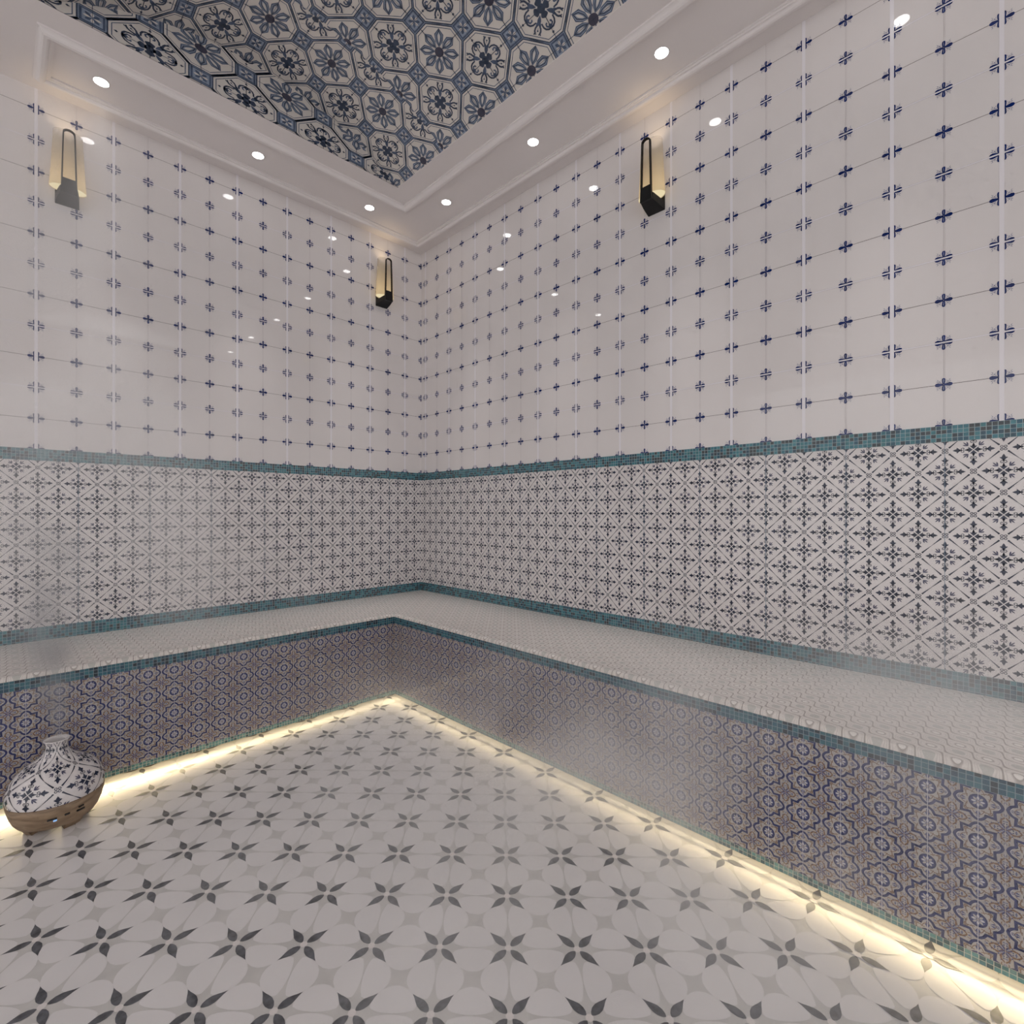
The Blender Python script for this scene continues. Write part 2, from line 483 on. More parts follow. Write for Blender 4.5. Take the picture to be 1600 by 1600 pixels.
# ------------------------------------------------------------------ ceiling with tiled barrel vault
HX0, HX1, HY1 = -2.265, -.595, -.59
mb = MB()
mb.box((XE, HY1+.003, H), (.12, .12, H+.06)); mb.box((HX1+.001, YE, H), (.12, HY1+.003, H+.06)); mb.box((XE, YE, H), (HX0-.001, HY1+.003, H+.06))
mb.box((HX0-.001, YE, H), (HX1+.001, YB, H+.06))
mb.box((HX0-.001, HY1, H), (HX1+.001, HY1+.0029, H+.002))
ceiling = tag(mb.build('ceiling', M['plaster']), kind='structure')

def vault_motifs():
    """one cell: medallion at (0,0), flower at (.5,.5), small squares at (.5,0),(0,.5). mats 1 ink 2 blue 3 pale 4 hub 0 ground"""
    med, flo, sq = Art(), Art(), Art()
    h = .112
    octo = [(.5-h, h), (h, .5-h), (-h, .5-h), (-.5+h, h), (-.5+h, -h), (-h, -.5+h), (h, -.5+h), (.5-h, -h)]
    def frame(a, dots=True):
        for i in range(8):      # subdivided so that it follows the curve
            p, q = octo[i], octo[(i+1) % 8]
        pts = []
        for i in range(8):
            p, q = octo[i], octo[(i+1) % 8]
            for t in (0, .25, .5, .75): pts.append((p[0]+(q[0]-p[0])*t, p[1]+(q[1]-p[1])*t))
        a.stroke(pts, .036, 0, 2, True)
        a.stroke([(x*.962, y*.962) for x, y in pts], .010, 1, 1, True)
        a.stroke([(x*1.0, y*1.0) for x, y in pts], .008, 1, 3, True)
        a.stroke([(x*.875, y*.875) for x, y in pts], .009, 0, 2, True)
    frame(med); frame(flo)
    # scroll medallion
    for k in range(4):
        b = Art()
        b.leaf((.02, 0), (.118, 0), .050, 2, 1, .66)                       # clover lobe (axis direction)
        b.stroke([(.08, 0), (.20, 0)], .008, 2, 1)
        b.add([(.20, -.008), (.225, -.03), (.245, -.012), (.268, 0), (.245, .012), (.225, .03), (.20, .008)], 2, 2)
        b.add([(.285, 0), (.30, -.018), (.325, 0), (.30, .018)], 2, 1)
        for t in (1, -1):
            b.stroke([(.235, t*.012), (.205, t*.045), (.178, t*.040), (.172, t*.022)], .018, 2, 2)
        r = rot(k*pi/2); med.merge(b, r)
        d = Art()
        d.leaf((.07, 0), (.185, 0), .026, 2, 2, .62)
        for t in (1, -1): d.leaf((.14, t*.004), (.195, t*.036), .012, 2, 2, .5)
        for t in (1, -1):
            d.stroke([(.175, t*.010), (.215, t*.036), (.245, t*.042), (.272, t*.034), (.292, t*.048)], [.022, .022, .022, .024, .014], 2, 1)
            d.stroke([(.272, t*.034), (.288, t*.016)], .012, 2, 1)
            # big volute swinging round to the axis ornament
            d.stroke([(.160, t*.038), (.195, t*.075), (.208, t*.112), (.200, t*.150), (.178, t*.176), (.152, t*.186)], [.018, .020, .021, .021, .020, .016], 2, 1)
        d.disc((.245, 0), .011, 2, 1, 8)
        d.stroke([(.21, 0), (.235, 0)], .006, 2, 1)
        r2 = rot(pi/4+k*pi/2); med.merge(d, r2)
    med.disc((0, 0), .055, 2, 1, 12)
    # eight-petalled flower
    for k in range(8):
        b = Art()
        o = [(.06, 0), (.13, -.052), (.225, -.068), (.302, 0), (.225, .068), (.13, .052)]
        b.add(o, 1, 2)
        b.add([(x*.92+.012, y*.80) for x, y in o], 2, 3)
        b.stroke([(x*.78+.040, y*.50) for x, y in o], .013, 3, 1, True)
        pass
        b.leaf((.12, 0), (.245, 0), .016, 4, 0, .6)
        r = rot(k*pi/4); flo.merge(b, r)
    flo.disc((0, 0), .068, 5, 4, 14)
    flo.stroke([(-.36, 0), (-.25, 0)], .006, 1, 1); flo.stroke([(.25, 0), (.36, 0)], .006, 1, 1)
    flo.stroke([(0, -.36), (0, -.25)], .006, 1, 1); flo.stroke([(0, .25), (0, .36)], .006, 1, 1)
    # small square
    g = .094
    sq.add(rect(-g, -g, g, g), 1, 3)
    sq.stroke([(-g, -g), (g, -g), (g, g), (-g, g)], .016, 2, 2, True)
    for k in range(4):
        b = Art(); b.leaf((.008, 0), (.085, 0), .019, 2, 2, .6); sq.merge(b, rot(pi/4+k*pi/2))
        c = Art(); c.leaf((.012, 0), (.078, 0), .016, 2, 0, .55); sq.merge(c, rot(k*pi/2))
    return med, flo, sq
MED, FLO, SQ = vault_motifs()
VX, VHC, VS = -1.43, .835, .255
VR = (VHC*VHC+VS*VS)/2/VS; VZ = H+VS-VR
VA = VR*math.asin(VHC/VR)
fv = lambda u, v, h: (VX+(VR-h)*sin(u/VR), v, VZ+(VR-h)*cos(u/VR))
mb = MB()
n = 48
for i in range(n):
    a0, a1 = -VA+2*VA*i/n, -VA+2*VA*(i+1)/n
    mb.poly([fv(a0, YB, 0), fv(a1, YB, 0), fv(a1, HY1, 0), fv(a0, HY1, 0)], 0)
F = Field(); PS, PT = .3045, .3525
SEAM = -1.062
for (t0, lo_t, hi_t) in ((-.7205, SEAM, HY1), (-1.2335, YB, SEAM)):
    lo, hi = (-VA, lo_t), (VA, hi_t)
    for i in range(-4, 5):
        for j in range(-11, 3):
            s_, t_ = .1005+i*PS, t0+j*PT
            if t_ > hi_t+.4 or t_ < lo_t-.4: continue
            F.put(MED, (s_, t_), (PS, PT), lo, hi); F.put(FLO, (s_+PS/2, t_+PT/2), (PS, PT), lo, hi)
            F.put(SQ, (s_+PS/2, t_), (PS, PT), lo, hi); F.put(SQ, (s_, t_+PT/2), (PS, PT), lo, hi)
    a = Art()
    for i in range(-8, 9):
        s_ = .1005+i*PS/2
        if abs(s_) < VA: a.add(rect(s_-.0009, lo_t, s_+.0009, hi_t), 6, 1)
    for j in range(-22, 6):
        t_ = t0+j*PT/2
        if lo_t < t_ < hi_t:
            for k in range(24):
                u0 = -VA+2*VA*k/24; a.add(rect(u0, t_-.0009, u0+2*VA/24, t_+.0009), 6, 1)
    F.put(a)
F.emit(mb, fv, .0004)
VM = [M['vault_bg'], M['vault_ink'], M['vault_blue'], M['vault_pale'], M['vault_hub']]
vault = mb.build('vault', VM, ceiling); tag(vault, 'blue and white patterned tiles lining the shallow barrel vault')
# end wall of the vault: vertical segment, pattern stretched to .405 x .264
mb = MB()
seg = [(VX+VHC*(-1+2*i/40), ) for i in range(41)]
arc = [(x, VZ+sqrt(max(0, VR*VR-(x-VX)**2))) for (x,) in seg]
mb.poly([(x, HY1, z) for x, z in arc], 0)
# cut the motif to the arc by clipping thin columns
F = Field(); A = Art()
for i in range(-3, 4):
    for j in range(-1, 3):
        c = (-1.487+i*.405, 3.232+j*.264)
        for art, off in ((MED, (0, 0)), (FLO, (.5, .5)), (SQ, (.5, 0)), (SQ, (0, .5))):
            A.merge(art, lambda x, y: (c[0]+(x+off[0])*.405, c[1]+(y+off[1])*.264))
for i in range(-6, 7):
    u = -1.487+i*.2025; A.add(rect(u-.0008, H, u+.0008, 3.6), 6, 1)
for (q, l, m) in A.p:
    xs = [x for x, _ in q]; x0, x1 = max(min(xs), HX0), min(max(xs), HX1)
    if x0 >= x1: continue
    zc = max(VZ+sqrt(max(0, VR*VR-(x-VX)**2)) for x in (x0, x1, (x0+x1)/2))
    ys = [y for _, y in q]
    if min(ys) > zc or max(ys) < H: continue
    k = max(1, int((x1-x0)/.02)) if max(ys) > min(VZ+sqrt(max(0, VR*VR-(x-VX)**2)) for x in (x0, x1)) else 1
    for s_ in range(k):
        a0, a1 = x0+(x1-x0)*s_/k, x0+(x1-x0)*(s_+1)/k
        zt = VZ+sqrt(max(0, VR*VR-((a0+a1)/2-VX)**2))
        r = clip_poly(q, (a0, H), (a1, max(zt, H+.0005)))
        if r: F.p.append((r, l, m))
F.emit(mb, lambda u, v, h: (u, HY1-h, v), .0004)
tag(mb.build('vault_end_panel', VM, ceiling), 'upright tiled end of the barrel vault')

# ceiling mouldings: closed L-shaped raised frame
def sweep_closed(path, prof, name, m):
    """prof = (offset to the left of travel, drop below ceiling)"""
    n = len(path); rings = []
    for i in range(n):
        a, p, b = path[i-1], path[i], path[(i+1) % n]
        def un(q, r):
            d = sqrt((r[0]-q[0])**2+(r[1]-q[1])**2); return ((r[0]-q[0])/d, (r[1]-q[1])/d)
        t0, t1 = un(a, p), un(p, b)
        n0, n1 = (-t0[1], t0[0]), (-t1[1], t1[0])
        mx, my = n0[0]+n1[0], n0[1]+n1[1]; l2 = mx*mx+my*my
        mx, my = mx*2/l2, my*2/l2
        rings.append([(p[0]+mx*o, p[1]+my*o, H-d) for o, d in prof])
    rings.append(rings[0])
    mb = MB(); mb.loft(rings, closed=False)
    return mb.build(name, m)
prof = [(-.030, 0), (-.030, .008), (-.0235, .010), (-.019, .014), (-.0145, .022), (-.008, .027), (.004, .028), (.010, .025), (.013, .019), (.014, .014), (.021, .013), (.024, .009), (.030, .008), (.030, 0)]
oy = -.112; iy = -.437; lx = -2.232
path = [(lx, oy), (oy, oy), (oy, YB+.02), (iy, YB+.02), (iy, iy), (lx, iy)]
tag(sweep_closed(path, [(-o, d) for o, d in prof][::-1], 'trim_5', M['plaster']), kind='structure')

# ------------------------------------------------------------------ corner bench
FC = .66
bench = empty('corner_bench', (-FC, -FC, 0))
tag(bench, 'L-shaped built-in corner bench with pale tiled seat and blue star-tiled front', 'bench')
def sweepL(prof, name, m, closed=False, smooth=False):
    """prof = (projection into the room from the front plane, z)"""
    rings = []
    for k in range(3):
        ring = []
        for d, z in prof:
            p = (XL, -FC-d) if k == 0 else ((-FC-d, -FC-d) if k == 1 else (-FC-d, YB))
            ring.append((p[0]+FC, p[1]+FC, z))
        rings.append(ring)
    mb = MB(); mb.loft(rings, closed=closed)
    return mb.build(name, m, bench, smooth)
nose = [(.014*sin(t*pi/2/6)**1, .4965+.0145*cos(t*pi/2/6)) for t in range(7)]
sweepL([(-FC+.0005, .511), (-.02, .511)]+nose+[(.013, .4945), (.010, .4945), (-.02, .4945)], 'seat', M['seat'])
sweepL([(-.02, .4945), (.002, .4945), (.002, .4525), (-.02, .4525)], 'mosaic_band', M['mosaic_band'])
sweepL([(-.02, .043), (.002, .043), (.002, .020), (-.008, .020), (-.008, .040)], 'plinth_strip', M['mosaic_plinth'])
sweepL([(-.008, .040), (-.11, .040), (-.11, .0005)], 'toe_recess', M['plaster'])
led = sweepL([(-.016, .0200), (-.030, .0260), (-.034, .0240), (-.020, .0170)], 'light_strip', M['led'], closed=True)
tag(led, 'warm glowing light strip under the bench')
for nm, loc, ln, rz in (('strip_light', ((XL-FC)/2, -FC+.013), -XL-FC, 0), ('strip_light', (-FC+.013, (YB-FC)/2), -YB-FC, -pi/2)):
    for dip, spread, en in ((9, 28, LED_W*.58), (24, 74, LED_W*.15), (82, 130, LED_W*.045)):
        ld = bpy.data.lights.new(nm, 'AREA'); ld.shape = 'RECTANGLE'; ld.size = ln; ld.size_y = .006
        ld.energy = en*ln; ld.color = (1, .79, .46); ld.spread = radians(spread)
        lo = bpy.data.objects.new(nm, ld); COL.objects.link(lo); lo.parent = bench
        lo.location = (loc[0]+FC, loc[1]+FC, .0185)
        # local -Z looks out into the room and a little down
        lo.rotation_euler = (-(pi/2-radians(dip)), 0, rz)
# star tiles
def star_motif():
    """unit cell, star centred on (0,0), flower on (.5,.5); mats 0 ground 1 light 2 navy 3 blue 4 brown 5 joint"""
    a = Art()
    q = [(0, .455), (.055, .435), (.105, .395), (.138, .338), (.150, .305), (.235, .312), (.318, .318), (.312, .235), (.305, .150), (.335, .135), (.395, .105), (.435, .055)]
    out = []
    for k in range(4):
        r = rot(-k*pi/2); out += [r(*p) for p in q]
    # light ground of the star, as a fan of triangles
    for i in range(len(out)): a.add([(0, 0), out[i], out[(i+1) % len(out)]], 0, 1)
    a.stroke(out, .064, 1, 2, True)
    a.stroke([(x*.90, y*.90) for x, y in out], .012, 1, 5, True)
    a.stroke([(x*.74, y*.74) for x, y in out], .014, 1, 4, True)
    ins = [(x*.84, y*.84) for x, y in out]
    a.ring((0, 0), .165, .042, 2, 2, 18)
    a.disc((0, 0), .145, 1, 3, 14)
    for k in range(8):
        b = Art(); b.leaf((.03, 0), (.135, 0), .026, 2, 1 if k % 2 else 5, .55)
        b.disc((.105, .045), .013, 3, 2, 6)
        a.merge(b, rot(k*pi/4))
    a.disc((0, 0), .028, 3, 4, 8)
    for k in range(4):
        b = Art()
        for t in (1, -1):
            b.add([(.225, t*.012), (.30, t*.055), (.315, t*.020), (.385, t*.030), (.405, t*.010)], 2, 3)
            b.stroke([(.205, t*.06), (.215, t*.105), (.20, t*.13)], .018, 2, 4)
        a.merge(b, rot(k*pi/2))
        c = Art()
        c.arc((.318, 0), .040, -2.4, 2.4, .018, 2, 4, 8)
        c.disc((.318, 0), .014, 2, 4, 6)
        for t in (1, -1): c.disc((.27, t*.062), .014, 2, 4, 6)
        a.merge(c, rot(pi/4+k*pi/2))
    # flower between four stars
    for k in range(4):
        b = Art()
        b.stroke([(.05, 0), (.12, -.075), (.215, -.078), (.27, -.03), (.29, 0), (.27, .03), (.215, .078), (.12, .075)], .030, 1, 4, True)
        b.add([(.10, 0), (.14, -.045), (.20, -.045), (.235, 0), (.20, .045), (.14, .045)], 1, 1)
        b.stroke([(.30, .06), (.345, .075), (.375, .055)], .016, 1, 4); b.stroke([(.30, -.06), (.345, -.075), (.375, -.055)], .016, 1, 4)
        b.disc((.25, .075), .016, 1, 3, 6); b.disc((.25, -.075), .016, 1, 3, 6)
        for t in (1, -1):
            b.disc((.14, t*.026), .016, 2, 2, 6); b.disc((.195, t*.03), .015, 2, 3, 6)
        b.leaf((.16, 0), (.225, 0), .014, 2, 3)
        b.disc((.335, 0), .020, 1, 3, 6); b.disc((.365, .022), .012, 1, 3, 6); b.disc((.365, -.022), .012, 1, 3, 6)
        r = rot(k*pi/2); a.merge(b, lambda x, y: (lambda p: (p[0]+.5, p[1]+.5))(r(x, y)))
        c = Art()
        for t in (-.35, 0, .35):
            c.stroke([(.02*cos(t), .02*sin(t)), (.135*cos(t), .135*sin(t))], .022, 2, 3)
        c.stroke([(.03, 0), (.15, 0)], .009, 3, 5)
        for t in (1, -1): c.stroke([(.16, t*.02), (.19, t*.055), (.17, t*.085)], .018, 2, 4)
        c.disc((.175, 0), .018, 2, 3, 6); c.disc((.21, 0), .012, 2, 4, 6)
        r2 = rot(pi/4+k*pi/2); a.merge(c, lambda x, y: (lambda p: (p[0]+.5, p[1]+.5))(r2(x, y)))
    a.disc((.5, .5), .025, 3, 4, 6)
    # joints
    a.add(rect(-.007, -.5, .007, .5), 4, 5); a.add(rect(.4955, -.5, .5045, .5), 4, 5)
    for t in (1, -1): a.add(rect(.0 if t > 0 else -.13, -.0035, .13 if t > 0 else 0, .0035), 4, 5)
    return a
STAR = star_motif()
mb = MB(); P = .0975
zlo, zhi = .043, .4525
mb.poly([(XL+FC, 0, zlo), (0, 0, zlo), (0, 0, zhi), (XL+FC, 0, zhi)], 0)
mb.poly([(0, 0, zlo), (0, YB+FC, zlo), (0, YB+FC, zhi), (0, 0, zhi)], 0)
for umin, ph, fn in ((XL, -.643, lambda u, v, h: (u+FC, -h, v)), (YB, -.674, lambda u, v, h: (-h, u+FC, v))):
    F = Field()
    for i in range(-2, 40):
        u = ph-i*P
        if u < umin-.1: break
        for j in range(-1, 6): F.put(STAR, (u, .1275+(j-.0)*P), (P, P), (umin, zlo), (-FC, zhi))
    F.emit(mb, fn, .0003)
mb.build('front_panel', [M['star_bg'], M['star_lt'], M['star_navy'], M['star_blue'], M['star_brown'], M['star_joint']], bench)

# ------------------------------------------------------------------ recessed downlights
def ring_mesh(r0, r1, z0, z1, n=32):
    mb = MB()
    prof = [(r0, z0+.004), (r0, z0), (r1-.002, z0-.001), (r1, z1)]
    rings = [[(r*cos(2*pi*i/n), r*sin(2*pi*i/n), z) for i in range(n)] for r, z in prof]
    mb.loft(rings); return mb
def make_downlight():
    root = empty('recessed_downlight', (0, 0, 0))
    ring_mesh(.0295, .034, -.0015, .0).build('trim_ring', M['ring'], root)
    mb = MB(); mb.poly([(.0297*cos(2*pi*i/32), -.0297*sin(2*pi*i/32), -.0006) for i in range(32)])
    tag(mb.build('lens', M['lens'], root), 'glowing white lens')
    ld = bpy.data.lights.new('downlight_beam', 'SPOT'); ld.energy = SPOT_W; ld.color = (1, .975, .965)
    ld.spot_size = radians(40); ld.spot_blend = 1.0; ld.shadow_soft_size = .028
    lo = bpy.data.objects.new('downlight_beam', ld); COL.objects.link(lo); lo.parent = root; lo.location = (0, 0, -.003)
    return root
def copy_tree(o, parent=None):
    c = o.copy(); COL.objects.link(c)
    if parent: c.parent = parent
    for ch in o.children: copy_tree(ch, c)
    return c
lights = [((-2.03, -.272), 'round recessed downlight above the sconce beside the end of the ceiling moulding'),
          ((-1.323, -.272), 'round recessed downlight in the middle of the left ceiling strip'),
          ((-.612, -.272), 'round recessed downlight in the left ceiling strip nearest the room corner'),
          ((-.284, -.687), 'round recessed downlight in the right ceiling strip nearest the room corner'),
          ((-.284, -1.468), 'round recessed downlight in the right ceiling strip, second from the corner'),
          ((-.284, -2.247), 'round recessed downlight in the right ceiling strip, farthest from the corner in view'),
          ((-.284, -3.03), 'round recessed downlight in the right ceiling strip, mirrored at the top of the right wall'),
          ((-.284, -3.81), 'round recessed downlight in the right ceiling strip, behind the viewer')]
proto = make_downlight()
for i, ((x, y), lab) in enumerate(lights):
    o = proto if i == 0 else copy_tree(proto)
    o.location = (x, y, H)
    tag(o, lab, 'ceiling light', 'downlights in the ceiling strips')

# ------------------------------------------------------------------ wall sconces
def shade_mat():
    m = bpy.data.materials.new('frosted_shade'); m.use_nodes = True
    nt = m.node_tree; L = nt.links; N = nt.nodes.new
    nt.nodes.clear()
    out = N('ShaderNodeOutputMaterial'); tc = N('ShaderNodeTexCoord'); sx = N('ShaderNodeSeparateXYZ')
    L.new(tc.outputs['Object'], sx.inputs[0])
    mr = N('ShaderNodeMapRange'); mr.inputs['From Min'].default_value = .055; mr.inputs['From Max'].default_value = .335
    L.new(sx.outputs[2], mr.inputs['Value'])
    rp = N('ShaderNodeValToRGB'); e = rp.color_ramp.elements
    e[0].position = 0; e[0].color = (.52, .37, .17, 1); e[1].position = 1; e[1].color = (.03, .025, .015, 1)
    q = e.new(.25); q.color = (.50, .35, .16, 1); q = e.new(.6); q.color = (.20, .145, .065, 1)
    L.new(mr.outputs[0], rp.inputs['Fac'])
    em = N('ShaderNodeEmission'); L.new(rp.outputs['Color'], em.inputs['Color']); em.inputs['Strength'].default_value = .42
    tl = N('ShaderNodeBsdfTranslucent'); tl.inputs['Color'].default_value = (.8, .7, .55, 1)
    df = N('ShaderNodeBsdfDiffuse'); df.inputs['Color'].default_value = (.6, .55, .46, 1)
    m1 = N('ShaderNodeMixShader'); m1.inputs[0].default_value = .5; L.new(tl.outputs[0], m1.inputs[1]); L.new(df.outputs[0], m1.inputs[2])
    ad = N('ShaderNodeAddShader'); L.new(m1.outputs[0], ad.inputs[0]); L.new(em.outputs[0], ad.inputs[1])
    tr = N('ShaderNodeBsdfTransparent')
    m2 = N('ShaderNodeMixShader')
    mr2 = N('ShaderNodeMapRange'); mr2.inputs['From Min'].default_value = .10; mr2.inputs['From Max'].default_value = .335; mr2.inputs['To Min'].default_value = .15; mr2.inputs['To Max'].default_value = .66
    L.new(sx.outputs[2], mr2.inputs['Value']); L.new(mr2.outputs[0], m2.inputs[0])
    L.new(ad.outputs[0], m2.inputs[1]); L.new(tr.outputs[0], m2.inputs[2]); L.new(m2.outputs[0], out.inputs['Surface'])
    return m
M['shade'] = shade_mat()
def make_sconce():
    root = empty('wall_sconce', (0, 0, 0))
    mb = MB(); mb.box((-.046, -.006, 0), (.046, -.0005, .108)); mb.build('back_plate', M['black'], root)
    # bracket: tray tapering from wall plate to front plate
    mb = MB()
    def sec(d, z0, z1, w): return [(-w, -d, z0), (w, -d, z0), (w, -d, z1), (-w, -d, z1)]
    mb.loft([sec(.006, 0, .040, .046), sec(.060, .010, .046, .040), sec(.098, .018, .052, .033)], caps=True)
    mb.build('bracket', M['black'], root)
    # brass lining on top of the bracket
    mb = MB(); mb.loft([[(-.040, -.008, .0405), (.040, -.008, .0405), (.040, -.008, .0435), (-.040, -.008, .0435)], [(-.030, -.096, .0525), (.030, -.096, .0525), (.030, -.096, .0555), (-.030, -.096, .0555)]], caps=True)
    mb.build('lining', M['gold'], root)
    # front frame: plate below, slim arched loop above
    mb = MB(); d0, d1 = .098, .112
    pl = [(-.0315, .018), (.0315, .018), (.0285, .088), (-.0285, .088)]
    mb.loft([[(x, -d0, z) for x, z in pl], [(x, -d1, z) for x, z in pl]], caps=True)
    ctr = [(-.0265, .086), (-.0215, .300)]+[(.0215*-cos(pi*i/10), .308+.018*sin(pi*i/10)) for i in range(1, 10)]+[(.0215, .300), (.0265, .086)]
    rings = []
    for i, p in enumerate(ctr):
        a, b = ctr[max(0, i-1)], ctr[min(len(ctr)-1, i+1)]
        l = sqrt((b[0]-a[0])**2+(b[1]-a[1])**2); nx, nz = -(b[1]-a[1])/l*.0027, (b[0]-a[0])/l*.0027
        rings.append([(p[0]+nx, -d0, p[1]+nz), (p[0]-nx, -d0, p[1]-nz), (p[0]-nx, -d1, p[1]-nz), (p[0]+nx, -d1, p[1]+nz)])
    mb.loft(rings, caps=True)
    mb.build('front_frame', M['black'], root)
    # shade
    mb = MB(); n = 40
    rings = []
    for t in range(13):
        f = t/12; z = .060+.275*f; rx = .071-.015*f**.8; ry = .0455-.006*f
        rings.append([(rx*cos(2*pi*i/n), -.051+ry*sin(2*pi*i/n), z) for i in range(n)])
    mb.loft(rings); sh = mb.build('lamp_shade', M['shade'], root, True); tag(sh, 'frosted cream shade glowing at its foot')
    mb = MB(); mb.poly([(.0695*cos(2*pi*i/n), -.051-.044*sin(2*pi*i/n), .063) for i in range(n)])
    mb.build('diffuser', M['diffuser'], root)
    for nm, z, rx, en in (('lamp_glow_up', .325, pi, .45), ('lamp_glow_down', .056, 0, .5)):
        ld = bpy.data.lights.new(nm, 'SPOT'); ld.energy = en; ld.color = (1, .74, .42); ld.spot_size = radians(125); ld.spot_blend = .9; ld.shadow_soft_size = .03
        lo = bpy.data.objects.new(nm, ld); COL.objects.link(lo); lo.parent = root; lo.location = (0, -.051, z); lo.rotation_euler = (rx, 0, 0)
    return root
sc0 = make_sconce()
for i, (loc, rz, lab) in enumerate((((-2.134, 0, 2.665), 0, 'black wall sconce with cream shade on the left wall far from the corner'),
                                    ((-.362, 0, 2.665), 0, 'black wall sconce with cream shade on the left wall close to the room corner'),
                                    ((0, -2.066, 2.665), -pi/2, 'black wall sconce with cream shade on the right wall'))):
    o = sc0 if i == 0 else copy_tree(sc0)
    o.location = loc; o.rotation_euler = (0, 0, rz)
    tag(o, lab, 'wall lamp', 'wall sconces')

# ------------------------------------------------------------------ steam diffuser on the floor
PX, PY = -2.223, -.862
pot = empty('steam_diffuser', (PX, PY, 0), -.35)
tag(pot, 'gourd-shaped steam diffuser with blue and white tiled cover on brown wooden base', 'diffuser')
def lathe(prof, name, m, parent, n=64, smooth=True, rzfun=None):
    rings = [[(r*cos(2*pi*i/n), r*sin(2*pi*i/n), z) for i in range(n)] for r, z in prof]
    mb = MB(); mb.loft(rings); return mb.build(name, m, parent, smooth)
base = lathe([(.02, .022), (.098, .020), (.110, .024), (.121, .04), (.131, .065), (.137, .09), (.139, .106), (.135, .108), (.05, .109)], 'base', M['wood'], pot)
for k in range(4):
    a = pi/4+k*pi/2
    mb = MB(); ro, ri = .106, .075
    sec = []
    for z, s_ in ((.0005, .86), (.030, 1.04)):
        sec.append([(r*s_*cos(a+t), r*s_*sin(a+t), z) for r, t in ((ro, -.28), (ro*1.01, 0), (ro, .28), (ri, .28), (ri, -.28))])
    mb.loft(sec, caps=True); mb.build('foot', M['wood'], pot)
# cover profile
cp = [(.1375, .109), (.139, .122), (.1375, .138), (.133, .156), (.124, .176), (.110, .195), (.091, .212), (.070, .226), (.052, .238), (.041, .250), (.0345, .262), (.0315, .274), (.0315, .284), (.0345, .293), (.0375, .299), (.036, .301), (.028, .296), (.025, .27)]
def interp(prof, sub=4):
    out = []
    for i in range(len(prof)-1):
        p0, p1, p2, p3 = prof[max(0, i-1)], prof[i], prof[i+1], prof[min(len(prof)-1, i+2)]
        for k in range(sub):
            t = k/sub
            out.append(tuple(.5*((2*p1[j])+(-p0[j]+p2[j])*t+(2*p0[j]-5*p1[j]+4*p2[j]-p3[j])*t*t+(-p0[j]+3*p1[j]-3*p2[j]+p3[j])*t**3) for j in (0, 1)))
    return out+[prof[-1]]
fine = interp(cp)
arcs = [0]
for i in range(1, len(fine)): arcs.append(arcs[-1]+sqrt((fine[i][0]-fine[i-1][0])**2+(fine[i][1]-fine[i-1][1])**2))
def prof_at(s_):
    s_ = min(max(s_, 0), arcs[-1]-1e-6)
    for i in range(1, len(arcs)):
        if arcs[i] >= s_:
            t = (s_-arcs[i-1])/(arcs[i]-arcs[i-1]); 
            return (fine[i-1][0]+t*(fine[i][0]-fine[i-1][0]), fine[i-1][1]+t*(fine[i][1]-fine[i-1][1]), fine[i][0]-fine[i-1][0], fine[i][1]-fine[i-1][1])
CIRC = .75
def fpot(u, v, h):
    r, z, dr, dz = prof_at(v); l = sqrt(dr*dr+dz*dz); r += h*dz/l; z -= h*dr/l
    a = 2*pi*u/CIRC
    return (r*cos(a), r*sin(a), z)
mb = MB(); n = 72
mb.loft([[(r*cos(2*pi*i/n), r*sin(2*pi*i/n), z) for i in range(n)] for r, z in fine])
F = Field(); smax = .235
for i in range(-1, 6):
    for j in range(-1, 4): F.put(LATT, (i*.15, .055+(j-1)*.15), (1, 1), (0, 0), (CIRC, smax))
# subdivide long pieces so they hug the curved body
def subdiv(q):
    xs = [p[0] for p in q]; ys = [p[1] for p in q]
    if max(xs)-min(xs) < .008 and max(ys)-min(ys) < .008: return [q]
    ax = 0 if max(xs)-min(xs) > max(ys)-min(ys) else 1
    c = (max(q, key=lambda p: p[ax])[ax]+min(q, key=lambda p: p[ax])[ax])/2
    lo, hi = [-9, -9], [9, 9]; lo2, hi2 = [-9, -9], [9, 9]; hi[ax] = c; lo2[ax] = c
    o = []
    for L_, H_ in ((lo, hi), (lo2, hi2)):
        r = clip_poly(q, L_, H_)
        if r: o += subdiv(r)
    return o
F2 = Field()
for q, l, m in F.p:
    for r in subdiv(q): F2.p.append((r, l, m))
F2.emit(mb, fpot, .0009)
cover = mb.build('cover', [M['wains'], M['wains_ink'], M['wains_ink2'], M['wains_blue']], pot)
for p in cover.data.polygons:
    if p.material_index == 0: p.use_smooth = True
tag(cover, 'white ceramic cover with navy leaf lattice and flared steam mouth')
for a, z, mm, hw in ((-1.72, .066, 'slot', .013), (-1.66, .060, 'blue_led', .005), (-1.42, .070, 'slot', .007), (-1.12, .066, 'slot', .012), (-1.12, .078, 'slot', .008)):
    r = .1335 if z < .07 else .1355
    mb = MB(); c = cos(a-(-.35)), sin(a-(-.35)); t = (-c[1], c[0])
    for (d0, d1) in ((-.004, .0015),):
        p = []
        for d in (d0, d1):
            p.append([(c[0]*(r+d)+t[0]*u, c[1]*(r+d)+t[1]*u, z+v) for u, v in ((-hw, -.0028), (hw, -.0022), (hw, .0028), (-hw, .0022))])
        mb.loft(p, caps=True)
    mb.build('pilot_lamp' if mm == 'blue_led' else 'vent_slot', M[mm], pot)

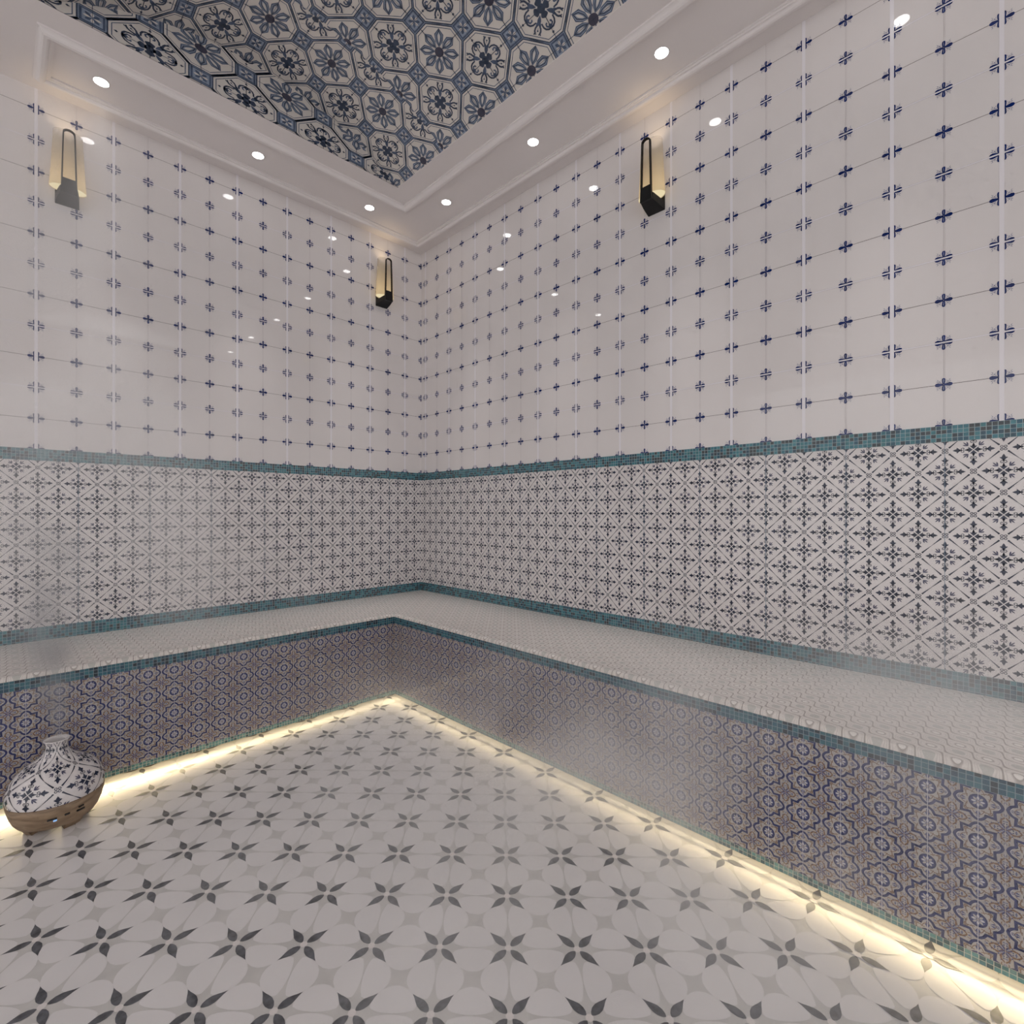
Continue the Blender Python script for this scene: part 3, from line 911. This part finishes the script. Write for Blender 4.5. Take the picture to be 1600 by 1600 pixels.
# ------------------------------------------------------------------ steam
def steam_mat(name, base, puffs, color, nscale=2.2, nlow=.35, nhigh=.68):
    m = bpy.data.materials.new(name); m.use_nodes = True
    nt = m.node_tree; L = nt.links; N = nt.nodes.new; nt.nodes.clear()
    def mth(op, a, b=None):
        n = N('ShaderNodeMath'); n.operation = op
        for i, v in enumerate((a, b)):
            if v is None: continue
            if isinstance(v, (int, float)): n.inputs[i].default_value = v
            else: L.new(v, n.inputs[i])
        return n.outputs[0]
    geo = N('ShaderNodeNewGeometry'); P = geo.outputs['Position']
    tot = None
    for c, r, wt in puffs:
        sb = N('ShaderNodeVectorMath'); sb.operation = 'SUBTRACT'; L.new(P, sb.inputs[0]); sb.inputs[1].default_value = c
        dv = N('ShaderNodeVectorMath'); dv.operation = 'DIVIDE'; L.new(sb.outputs[0], dv.inputs[0]); dv.inputs[1].default_value = r
        dt = N('ShaderNodeVectorMath'); dt.operation = 'DOT_PRODUCT'; L.new(dv.outputs[0], dt.inputs[0]); L.new(dv.outputs[0], dt.inputs[1])
        e = mth('MULTIPLY', mth('EXPONENT', mth('MULTIPLY', dt.outputs['Value'], -1.0)), wt)
        tot = e if tot is None else mth('ADD', tot, e)
    nz = N('ShaderNodeTexNoise'); nz.inputs['Scale'].default_value = nscale; nz.inputs['Detail'].default_value = 1.0
    L.new(P, nz.inputs['Vector'])
    mr = N('ShaderNodeMapRange'); mr.interpolation_type = 'SMOOTHSTEP'
    mr.inputs['From Min'].default_value = nlow; mr.inputs['From Max'].default_value = nhigh
    L.new(nz.outputs['Fac'], mr.inputs['Value'])
    d = mth('ADD', mth('MULTIPLY', tot, mr.outputs[0]), base)
    v = N('ShaderNodeVolumePrincipled'); v.inputs['Color'].default_value = (*color, 1); v.inputs['Anisotropy'].default_value = 0.0
    L.new(d, v.inputs['Density'])
    o = N('ShaderNodeOutputMaterial'); L.new(v.outputs[0], o.inputs['Volume'])
    return m
def puff(c, r, wt, lab, col=(.97, .968, .965), ns=2.6, lo=.36, hi=.66):
    mb = MB(); k = 1.9; nu, nv = 20, 10
    rings = [[(c[0]+k*r[0]*sin(pi*j/nv)*cos(2*pi*i/nu), c[1]+k*r[1]*sin(pi*j/nv)*sin(2*pi*i/nu), c[2]-k*r[2]*cos(pi*j/nv)) for i in range(nu)] for j in range(1, nv)]
    rings = [[(min(x, -.006), min(y, -.006), min(max(z, .004), H-.035)) for x, y, z in rg] for rg in rings]   # steam stays inside the room
    mb.loft(rings, caps=True)
    o = mb.build('steam_drift', steam_mat('steam_drift', 0.0, [(c, r, wt)], col, ns, lo, hi))
    tag(o, lab, 'steam', kind='stuff')
puff((-1.20, -2.25, .20), (.60, .60, .30), 1.7, 'pale steam drifting low over the middle of the floor')
puff((-.92, -2.85, .36), (.36, .46, .32), 1.2, 'pale steam in front of the right bench front')
puff((-.50, -3.15, .62), (.30, .36, .22), 1.2, 'pale steam over the near end of the right bench seat')
puff((-2.20, -.50, 1.75), (.40, .32, .85), 1.5, 'grey steam rising in front of the left wall')
puff((-1.75, -.62, .95), (.60, .38, .42), .8, 'thin steam above the left bench')
# plume from the diffuser
ax = [(.32, .026, 16), (.40, .034, 13), (.50, .044, 12), (.61, .050, 15), (.72, .056, 19), (.83, .066, 11), (.98, .10, 3)]
mb = MB(); nu = 20
mb.loft([[(PX-.03*(z-.3)+rr*1.9*cos(2*pi*i/nu), PY+rr*1.9*sin(2*pi*i/nu), z) for i in range(nu)] for z, rr in ((.285, .016), (.32, .032), (.40, .048), (.52, .058), (.64, .068), (.76, .076), (.90, .098), (1.08, .14), (1.22, .12))], caps=True)
tag(mb.build('steam_plume', steam_mat('steam_plume', 0.0, [((PX-.03*(z-.3), PY, z), (r_, r_, r_*1.2), w_) for z, r_, w_ in ax], (.52, .53, .55), 7.0, .30, .66)),
    'smoky grey steam plume rising from the diffuser mouth', 'steam', kind='stuff')
